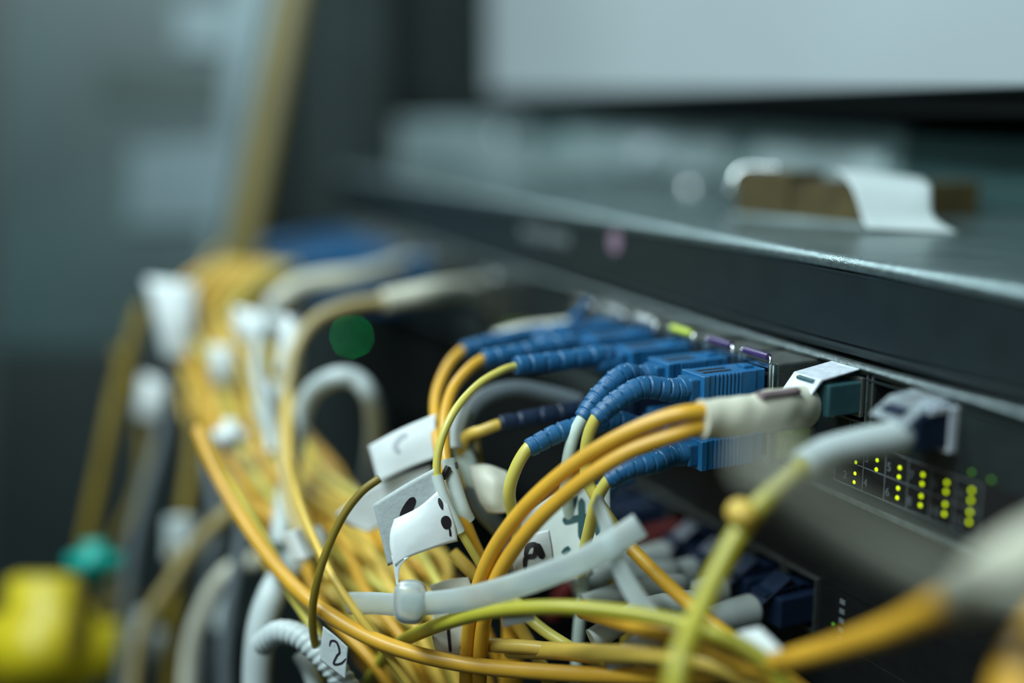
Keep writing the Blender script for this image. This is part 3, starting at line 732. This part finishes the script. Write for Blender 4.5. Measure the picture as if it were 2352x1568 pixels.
# small white flag on the bundle
slip('label_flag', [[(648, 1225, 330), (670, 1218, 326), (692, 1212, 330)], [(660, 1258, 329), (684, 1252, 325), (708, 1245, 329)], [(672, 1290, 328), (698, 1284, 324), (724, 1276, 328)]], M_paper,
     'small shiny white label wrapped round the bundle left of the olive cord', 'label')
slip('label_flag', [[(712, 1215, 338), (732, 1208, 335), (752, 1230, 336)], [(722, 1260, 337), (742, 1256, 334), (758, 1268, 336)]], M_paper, 'second small shiny label just right of the first on the bundle', 'label')

# ------------------------------------------------------------------ zip tie
t = thing('zip_tie', 'milky zip tie pulled across the bundle with its tail free', 'zip tie', U(950, 1390, 285))
st = px((800, 1385, 306), (860, 1385, 299), (930, 1388, 291), (1050, 1378, 284), (1150, 1355, 279), (1260, 1318, 275), (1360, 1275, 272), (1470, 1205, 270))
def ribbon(P, w, th, n=80):
    P = spline(P, n); mb = MB(); vs = []; fs = []
    for i, p in enumerate(P):
        T = (P[min(i+1, n-1)]-P[max(i-1, 0)]).normalized(); b = (UP-T*UP.dot(T)).normalized(); c = T.cross(b)
        vs += [p+b*w/2+c*th/2, p-b*w/2+c*th/2, p-b*w/2-c*th/2, p+b*w/2-c*th/2]
    for i in range(n-1):
        for k in range(4): fs.append([4*i+k, 4*i+(k+1) % 4, 4*i+4+(k+1) % 4, 4*i+4+k])
    fs += [[3, 2, 1, 0], [4*n-4, 4*n-3, 4*n-2, 4*n-1]]
    return mb.add(vs, fs)
build(MB().tube(st, 2.9, 20, 100, flat=0.42), 'strap', M_tie, t)
bm = bmesh.new(); bmesh.ops.create_uvsphere(bm, u_segments=28, v_segments=18, radius=1)
c = U(943, 1382, 289); sq = lambda a: math.copysign(abs(a)**0.72, a)
for v in bm.verts: v.co = c + RT*(sq(v.co.x)*4.3) + UP*(sq(v.co.y)*5.3) + FW*(sq(v.co.z)*3.6)
build(MB().bm(bm, None, True), 'head', M_tie, t)
t = thing('zip_tie', 'second milky zip tie curving down from the first one\'s tail', 'zip tie', U(1420, 1240, 275))
build(ribbon(px((1370, 1150, 282), (1395, 1215, 276), (1420, 1290, 273), (1455, 1360, 271), (1500, 1420, 270)), 4.2, 1.2), 'strap', M_tie, t)

# ------------------------------------------------------------------ single cables in the foreground
t = thing('fibre_cable', 'long thick amber cable running along the bottom into a beige boot', 'cable', U(1200, 1530, 285))
P = px((455, 985, 352), (500, 1090, 344), (570, 1210, 332), (650, 1318, 318), (740, 1400, 306), (880, 1477, 300), (1050, 1522, 295), (1250, 1543, 287), (1450, 1552, 276), (1650, 1548, 262), (1850, 1505, 242), (2030, 1450, 222), (2150, 1395, 208), (2230, 1355, 200))
build(MB().tube(P, lambda u, a: 2.0+0.75*min(1, max(0, u-.6)*3), 18, 240), 'jacket', M_amber, t)
build(MB().tube(px((2210, 1365, 202), (2270, 1325, 193), (2350, 1282, 184), (2480, 1230, 175)), lambda u, a: 4.2+.6*u, 18, 40), 'boot', M_beige, t)
cable('network_cable', M_beige, [(1750, 1040, 152), (1830, 1110, 154), (1930, 1195, 157), (2040, 1265, 160), (2150, 1320, 163), (2250, 1350, 168), (2380, 1370, 172)], 2.3, 'beige cable hanging nearest the lens, crossing under the lights', 'network cable')
cable('fibre_cable', M_amber, [(2500, 1330, 215), (2420, 1450, 206), (2360, 1560, 200), (2330, 1700, 198)], 5.5, 'thick amber cable at the right edge beside the beige boot')
cable('fibre_cable', M_olemon, [(835, 1585, 328), (878, 1515, 318), (920, 1476, 308.5), (965, 1452, 299), (1040, 1425, 287), (1140, 1402, 280), (1270, 1394, 272), (1400, 1402, 266), (1540, 1425, 259), (1660, 1462, 254), (1760, 1520, 250), (1820, 1600, 248)], 1.75, 'lemon cable arching over the bottom cables under the zip tie')
cable('fibre_cable', M_olive, [(872, 1098, 300), (830, 1130, 300), (788, 1185, 300), (752, 1260, 300), (730, 1330, 300), (718, 1400, 302), (722, 1470, 305), (745, 1560, 310)], 1.05, 'thin dark olive cord arching out from under the white labels')
cable('fibre_cable', M_yel, [(660, 1060, 345), (690, 1160, 330), (725, 1245, 316), (765, 1325, 306), (815, 1400, 302), (870, 1475, 301), (935, 1565, 302), (975, 1640, 304)], 1.05, 'thin yellow cord crossing the bundle under the olive cord')
cable('fibre_cable', M_lemon, [(470, 1000, 352), (500, 1075, 346), (560, 1165, 338), (615, 1260, 330), (665, 1350, 322), (715, 1430, 316), (760, 1520, 314), (800, 1620, 314)], 1.75, 'lemon cord along the left side of the bundle')
cable('fibre_cable', M_yel, [(665, 820, 384), (664, 900, 378), (662, 1000, 366), (672, 1100, 354), (700, 1190, 344), (735, 1260, 335), (760, 1330, 328)], 1.5, 'yellow cord falling straight down the right side of the bundle')
cable('network_cable', M_grey, [(640, 1260, 346), (655, 1150, 361), (675, 1040, 372), (689, 960, 375), (716, 900, 372), (765, 868, 367), (815, 870, 367), (850, 910, 368), (862, 975, 380), (860, 1050, 400), (850, 1140, 426), (845, 1260, 450)], 3.0, 'pale grey cable standing in an arch behind the bundle', 'network cable', seg=18)
cable('network_cable', M_grey, [(590, 1640, 334), (592, 1520, 334), (602, 1435, 335), (625, 1365, 338), (660, 1310, 345), (700, 1260, 352)], 4.1, 'thick grey cable rising straight at the lower left', 'network cable', seg=18)
t = build(MB().tube(px((600, 1480, 318), (640, 1452, 314), (690, 1462, 310), (740, 1505, 307), (785, 1560, 306), (830, 1630, 306)), lambda u, a: 3.1+.16*math.sin(u*120+2*a), 18, 180), 'network_cable', M_grey)
tag(t, 'wavy skinned grey cable bending down beside the label printed 2', 'network cable')
cable('network_cable', M_sleeve, [(690, 1500, 322), (715, 1550, 320), (730, 1620, 320)], 2.2, 'short pale cable end below the wavy grey cable', 'network cable')
# more cables on the right of the bundle and in front of the black device
more = [
 ([(1040, 1270, 308), (1075, 1305, 306), (1120, 1350, 306), (1180, 1420, 306), (1240, 1520, 306), (1290, 1640, 306)], 1.7, M_yel, 'shiny yellow cord end poking out by the amber pair'),
 ([(1120, 1480, 300), (1250, 1490, 294), (1400, 1520, 288), (1560, 1580, 282)], 1.8, M_yel, 'yellow cord curving just above the long amber cable'),
 ([(1150, 1330, 312), (1200, 1400, 306), (1240, 1440, 301), (1300, 1480, 297), (1390, 1530, 294), (1460, 1600, 292)], 1.5, M_lemon, 'lemon cord dipping between the lemon arch and the amber cable'),
 ([(1450, 1260, 284), (1510, 1320, 280), (1580, 1385, 277), (1660, 1450, 272), (1760, 1520, 266), (1860, 1600, 262)], 1.7, M_amber, 'amber cord crossing in front of the grey network cables'),
 ([(1340, 1400, 292), (1410, 1420, 281), (1480, 1440, 271), (1560, 1460, 264), (1660, 1500, 258), (1780, 1560, 252), (1880, 1640, 250)], 2.3, M_amber, 'amber cord below the lemon jacket, left of the folded label'),
 ([(1170, 1492, 304), (1270, 1494, 292), (1370, 1500, 280), (1500, 1505, 268), (1640, 1525, 260), (1750, 1580, 256)], 2.2, M_yel, 'yellow cord lowest beside the folded label'),
 ([(1290, 1130, 318), (1330, 1220, 316), (1340, 1330, 314), (1330, 1450, 312), (1320, 1600, 312)], 1.6, M_mint, 'pale mint cord hanging behind the teal marked label'),
 ([(1180, 1400, 318), (1180, 1480, 316), (1170, 1620, 316)], 3.2, M_amber, 'thick amber cord rising behind the cream label'),
 ([(1410, 1330, 312), (1440, 1420, 308), (1440, 1520, 306), (1430, 1640, 305)], 2.2, M_olive, 'olive cord hanging in the shade behind the lemon arch'),
]
for pts, r, m, lb in more: cable('fibre_cable', m, pts, r, lb)
# teal ribbed loose boot behind the zip tie tail
build(MB().tube(px((1450, 1085, 318), (1400, 1110, 318), (1375, 1160, 320), (1390, 1220, 322)), boot_rad(3.0, 2.4, 8, .05, .95), 22, 80), 'cable_boot', M_blue2)
tag(bpy.data.objects['cable_boot'], 'loose ribbed blue boot hanging under the lower row', 'boot')

# ------------------------------------------------------------------ the bundle
L = [(520, 600), (425, 640), (398, 720), (425, 830), (480, 960), (545, 1110), (620, 1270), (720, 1400), (850, 1520), (950, 1660)]
Rr = [(690, 612), (615, 650), (590, 725), (640, 830), (690, 960), (780, 1090), (905, 1200), (1010, 1290), (1080, 1420), (1170, 1660)]
D = [474, 464, 452, 438, 412, 378, 350, 330, 316, 312]
kinds = [(M_amber, 'amber fibre cord inside the thick bundle', 'amber cords of the bundle'), (M_yel, 'yellow fibre cord inside the thick bundle', 'yellow cords of the bundle'), (M_amber, 'amber fibre cord inside the thick bundle', 'amber cords of the bundle'), (M_lemon, 'lemon fibre cord inside the thick bundle', 'lemon cords of the bundle')]
NL = 4
for ly in range(NL):
    skew = [random.uniform(-.2, .2) for k in range(10)]
    n = 6
    for q in range(n):
        s_ = (q+0.5)/n
        pts = []
        for k in range(10):
            u = s_ + skew[k]*(1 if ly % 2 else -1)*min(1, k*0.5) + random.uniform(-.012, .012)
            pts.append((L[k][0]+(Rr[k][0]-L[k][0])*u, L[k][1]+(Rr[k][1]-L[k][1])*u, D[k]+4+ly*7.0+random.uniform(-.4, .4)))
        m, lb, g = kinds[(q*3+ly*5+random.randint(0, 1)) % 4]
        cable('fibre_cable', m, pts, random.choice((1.3, 1.45, 1.55)), lb, group=g, seg=12, n=60)
# upper strands fanning out to the far connectors
FARX = [-467, -506, -524, -542, -560, -578]
far_lab = ['far blue plugged fibre cord, nearest of the far group', 'far blue plugged fibre cord, second of the far group', 'far blue plugged fibre cord, third of the far group',
           'far blue plugged fibre cord, fourth of the far group', 'far blue plugged fibre cord, fifth of the far group', 'far blue plugged fibre cord, last of the far group']
for k, X in enumerate(FARX):
    e = Vector((X, -66, -71.5)); ex, ey, edp = proj(e)
    g0 = proj((X-2, -77, -73)); g1 = proj((X, -84, -84)); g2 = proj((X+5, -86, -112))
    cord(far_lab[k], X, True, [(ex, ey, edp)], [g0, g1, g2, (425+(5-k)*27, 910, 482), (490+(5-k)*29, 1060, 450), (560+(5-k)*30, 1180, 425), (640+(5-k)*30, 1290, 405)], 1.4, M_yel if k % 2 else M_amber, detail=False, zc=-69)
    sfp(X, True, M_steel if k != 2 else M_purple, ['first', 'second', 'third', 'fourth', 'fifth', 'sixth'][k] + ' fibre module of the far group of blue cords')
for k, X in enumerate((-482, -520, -550)):
    e = Vector((X, -64, -86)); ex, ey, edp = proj(e)
    cord(['far blue plugged lower cord under the pale boot', 'far blue plugged lower cord, middle one', 'far blue plugged lower cord, farthest'][k], X, False, [(ex, ey, edp)], [proj((X, -70, -96)), proj((X+3, -72, -125))], 1.6, M_yel, detail=False, zc=-84)
sfp(-402, False, None, 'far lower fibre module with a yellow green sticker, above the emerald light', True)
sfp(-402, True, M_steel, 'far upper fibre module above the sticker, near the beige booted cord')
# white flags among the far strands
fl = [((335, 640), (455, 650), (380, 830), (450, 830), 448, 'tall white label flag, highest on the far strands'), ((535, 705), (690, 735), (540, 785), (672, 795), 425, 'white label flag where the far strands meet the pale boot'),
      ((480, 790), (540, 800), (485, 880), (545, 890), 428, 'white label flag in the middle of the far strands'), ((590, 870), (660, 880), (585, 970), (640, 980), 405, 'white label flag above the arch of grey cable'),
      ((650, 720), (700, 750), (630, 860), (690, 860), 392, 'white label flag on the cord bending from the beige boot'), ((325, 860), (395, 880), (310, 960), (385, 970), 470, 'dim white label flag hanging left of the strands')]
for a, b, c, d, dp, lb in fl:
    mid = lambda p, q: ((p[0]+q[0])/2, (p[1]+q[1])/2)
    m0, m1 = mid(a, b), mid(c, d)
    slip('label_flag', [[(*a, dp), (*m0, dp-3), (*b, dp)], [(*mid(a, c), dp-2), (*mid(m0, m1), dp-6), (*mid(b, d), dp-2)], [(*c, dp), (*m1, dp-3), (*d, dp)]], M_paper, lb, 'label', nu=8, nv=8)
def ball(name, c, r, m, label, cat):
    bm = bmesh.new(); bmesh.ops.create_cube(bm, size=1); bmesh.ops.bevel(bm, geom=bm.edges[:], offset=0.3, segments=3, affect='EDGES')
    c = U(*c)
    for v in bm.verts: v.co = c + RT*(v.co.x*r[0]) + UP*(v.co.y*r[1]) + FW*(v.co.z*r[2])
    return tag(build(MB().bm(bm, None, True), name, m), label, cat)
ball('cable_clip', (530, 1002, 384), (11, 11, 8), M_paper, 'round white cable clip pinching the strands', 'cable clip')

# ------------------------------------------------------------------ dim tangle at the lower left
tl = [
 ([(330, 700, 470), (300, 800, 468), (270, 900, 466), (240, 1050, 462), (200, 1250, 460), (160, 1500, 458)], 3.0, M_olive, 'olive cable hanging left of the far strands'),
 ([(380, 880, 470), (370, 1000, 466), (330, 1150, 460), (300, 1300, 456), (280, 1640, 452)], 2.6, M_mid, 'slate cable hanging dimly at the left'),
 ([(450, 950, 452), (440, 1080, 446), (420, 1220, 440), (400, 1400, 436), (390, 1640, 434)], 2.8, M_olive, 'dull ochre cable hanging inside the dim tangle'),
 ([(480, 1050, 430), (500, 1200, 424), (480, 1330, 420), (470, 1450, 418), (480, 1640, 416)], 2.6, M_mid, 'slate cable inside the dim tangle by the grey cables'),
 ([(600, 1280, 390), (520, 1320, 396), (470, 1400, 402), (440, 1500, 406), (430, 1640, 408)], 3.2, M_beige, 'dull beige cable curving left under the bundle'),
 ([(560, 1150, 400), (470, 1230, 408), (400, 1330, 416), (330, 1450, 424), (300, 1640, 430)], 2.6, M_tan, 'tan cable drooping to the lower left'),
 ([(270, 800, 480), (320, 930, 478), (330, 1100, 474), (260, 1250, 470), (140, 1400, 468), (100, 1640, 466)], 2.6, M_olive, 'dark yellow cable looping farthest left'),
 ([(540, 1080, 396), (560, 1200, 392), (540, 1330, 388), (520, 1480, 386), (520, 1640, 385)], 2.4, M_mid, 'slate cable dropping beside the thick grey cable'),
]
for pts, r, m, lb in tl: cable('network_cable', m, pts, r, lb)
ball('wall_box', (105, 1490, 470), (64, 56, 30), M_brightyel, 'bright yellow plastic box at the lower left corner', 'box')
ball('wall_box', (265, 1400, 480), (22, 26, 20), M_strip, 'ochre plastic box behind the bright yellow one', 'box')
ball('cable_connector', (218, 1292, 425), (19, 15, 12), M_tealplastic, 'teal plastic connector above the yellow box', 'connector')
ball('cable_connector', (335, 1475, 455), (16, 24, 12), M_grey, 'grey plastic connector beside the yellow box', 'connector')
for a, dp, lb in (((420, 1240), 440, 'dim white label flag in the lower left tangle'), ((515, 1400), 420, 'dim grey label flag low beside the thick grey cable')):
    x, y = a
    slip('label_flag', [[(x-40, y-50, dp), (x, y-56, dp-4), (x+40, y-48, dp)], [(x-42, y+50, dp), (x, y+55, dp-4), (x+36, y+60, dp)]], M_grey, lb, 'label', nu=8, nv=6)

# ------------------------------------------------------------------ far left: leaning panel and ochre conduit
t = thing('cabinet_door', 'teal grey cabinet door ajar beyond the rack with a dark handle recess', 'cabinet door', U(300, 1500, 700))
def slab(q, d, th, name, m, parent):
    """a board with its front corners on one upright plane and real thickness"""
    f = [U(x, y, d) for x, y in q]; b = [p + FW*th for p in f]
    return build(MB().add(f+b, [[3, 2, 1, 0], [4, 5, 6, 7]] + [[i, (i+1) % 4, (i+1) % 4+4, i+4] for i in range(4)]), name, m, parent)
slab([(35, -200), (655, -200), (465, 800), (-15, 800)], 700, 20, 'panel', M_door, t)
slab([(-15, 805), (464, 805), (300, 1700), (-60, 1700)], 702, 20, 'shaded_lower_door', M_doorshade, t)  # darker colour puts the light's falloff into the door's lower part
slab([(-400, -200), (35, -200), (-60, 1700), (-500, 1700)], 705, 20, 'dark_edge', M_rackdark, t)
slab([(228, 138), (500, 158), (494, 256), (224, 236)], 698, 6, 'handle_recess', M_slot, t)
slab([(402, 10), (535, 0), (520, 120), (410, 108)], 697, 6, 'lock_plate', M_plate, t)
slab([(300, 335), (535, 322), (520, 515), (290, 520)], 697, 6, 'name_plate', M_plate, t)
slab([(560, -200), (655, -200), (500, 640), (470, 640)], 696, 12, 'edge_trim', M_plate, t)
f = px((712, -220, 540), (668, 0, 538), (628, 200, 536), (592, 380, 534), (560, 540, 532), (520, 740, 530))
cond = build(MB().tube([f[0], f[2], f[3], f[5]], lambda u, a: 9.2, 20, 40, flat=0.45), 'cable_conduit', M_strip)
tag(cond, 'ochre yellow conduit strip leaning beside the cabinet door', 'conduit')
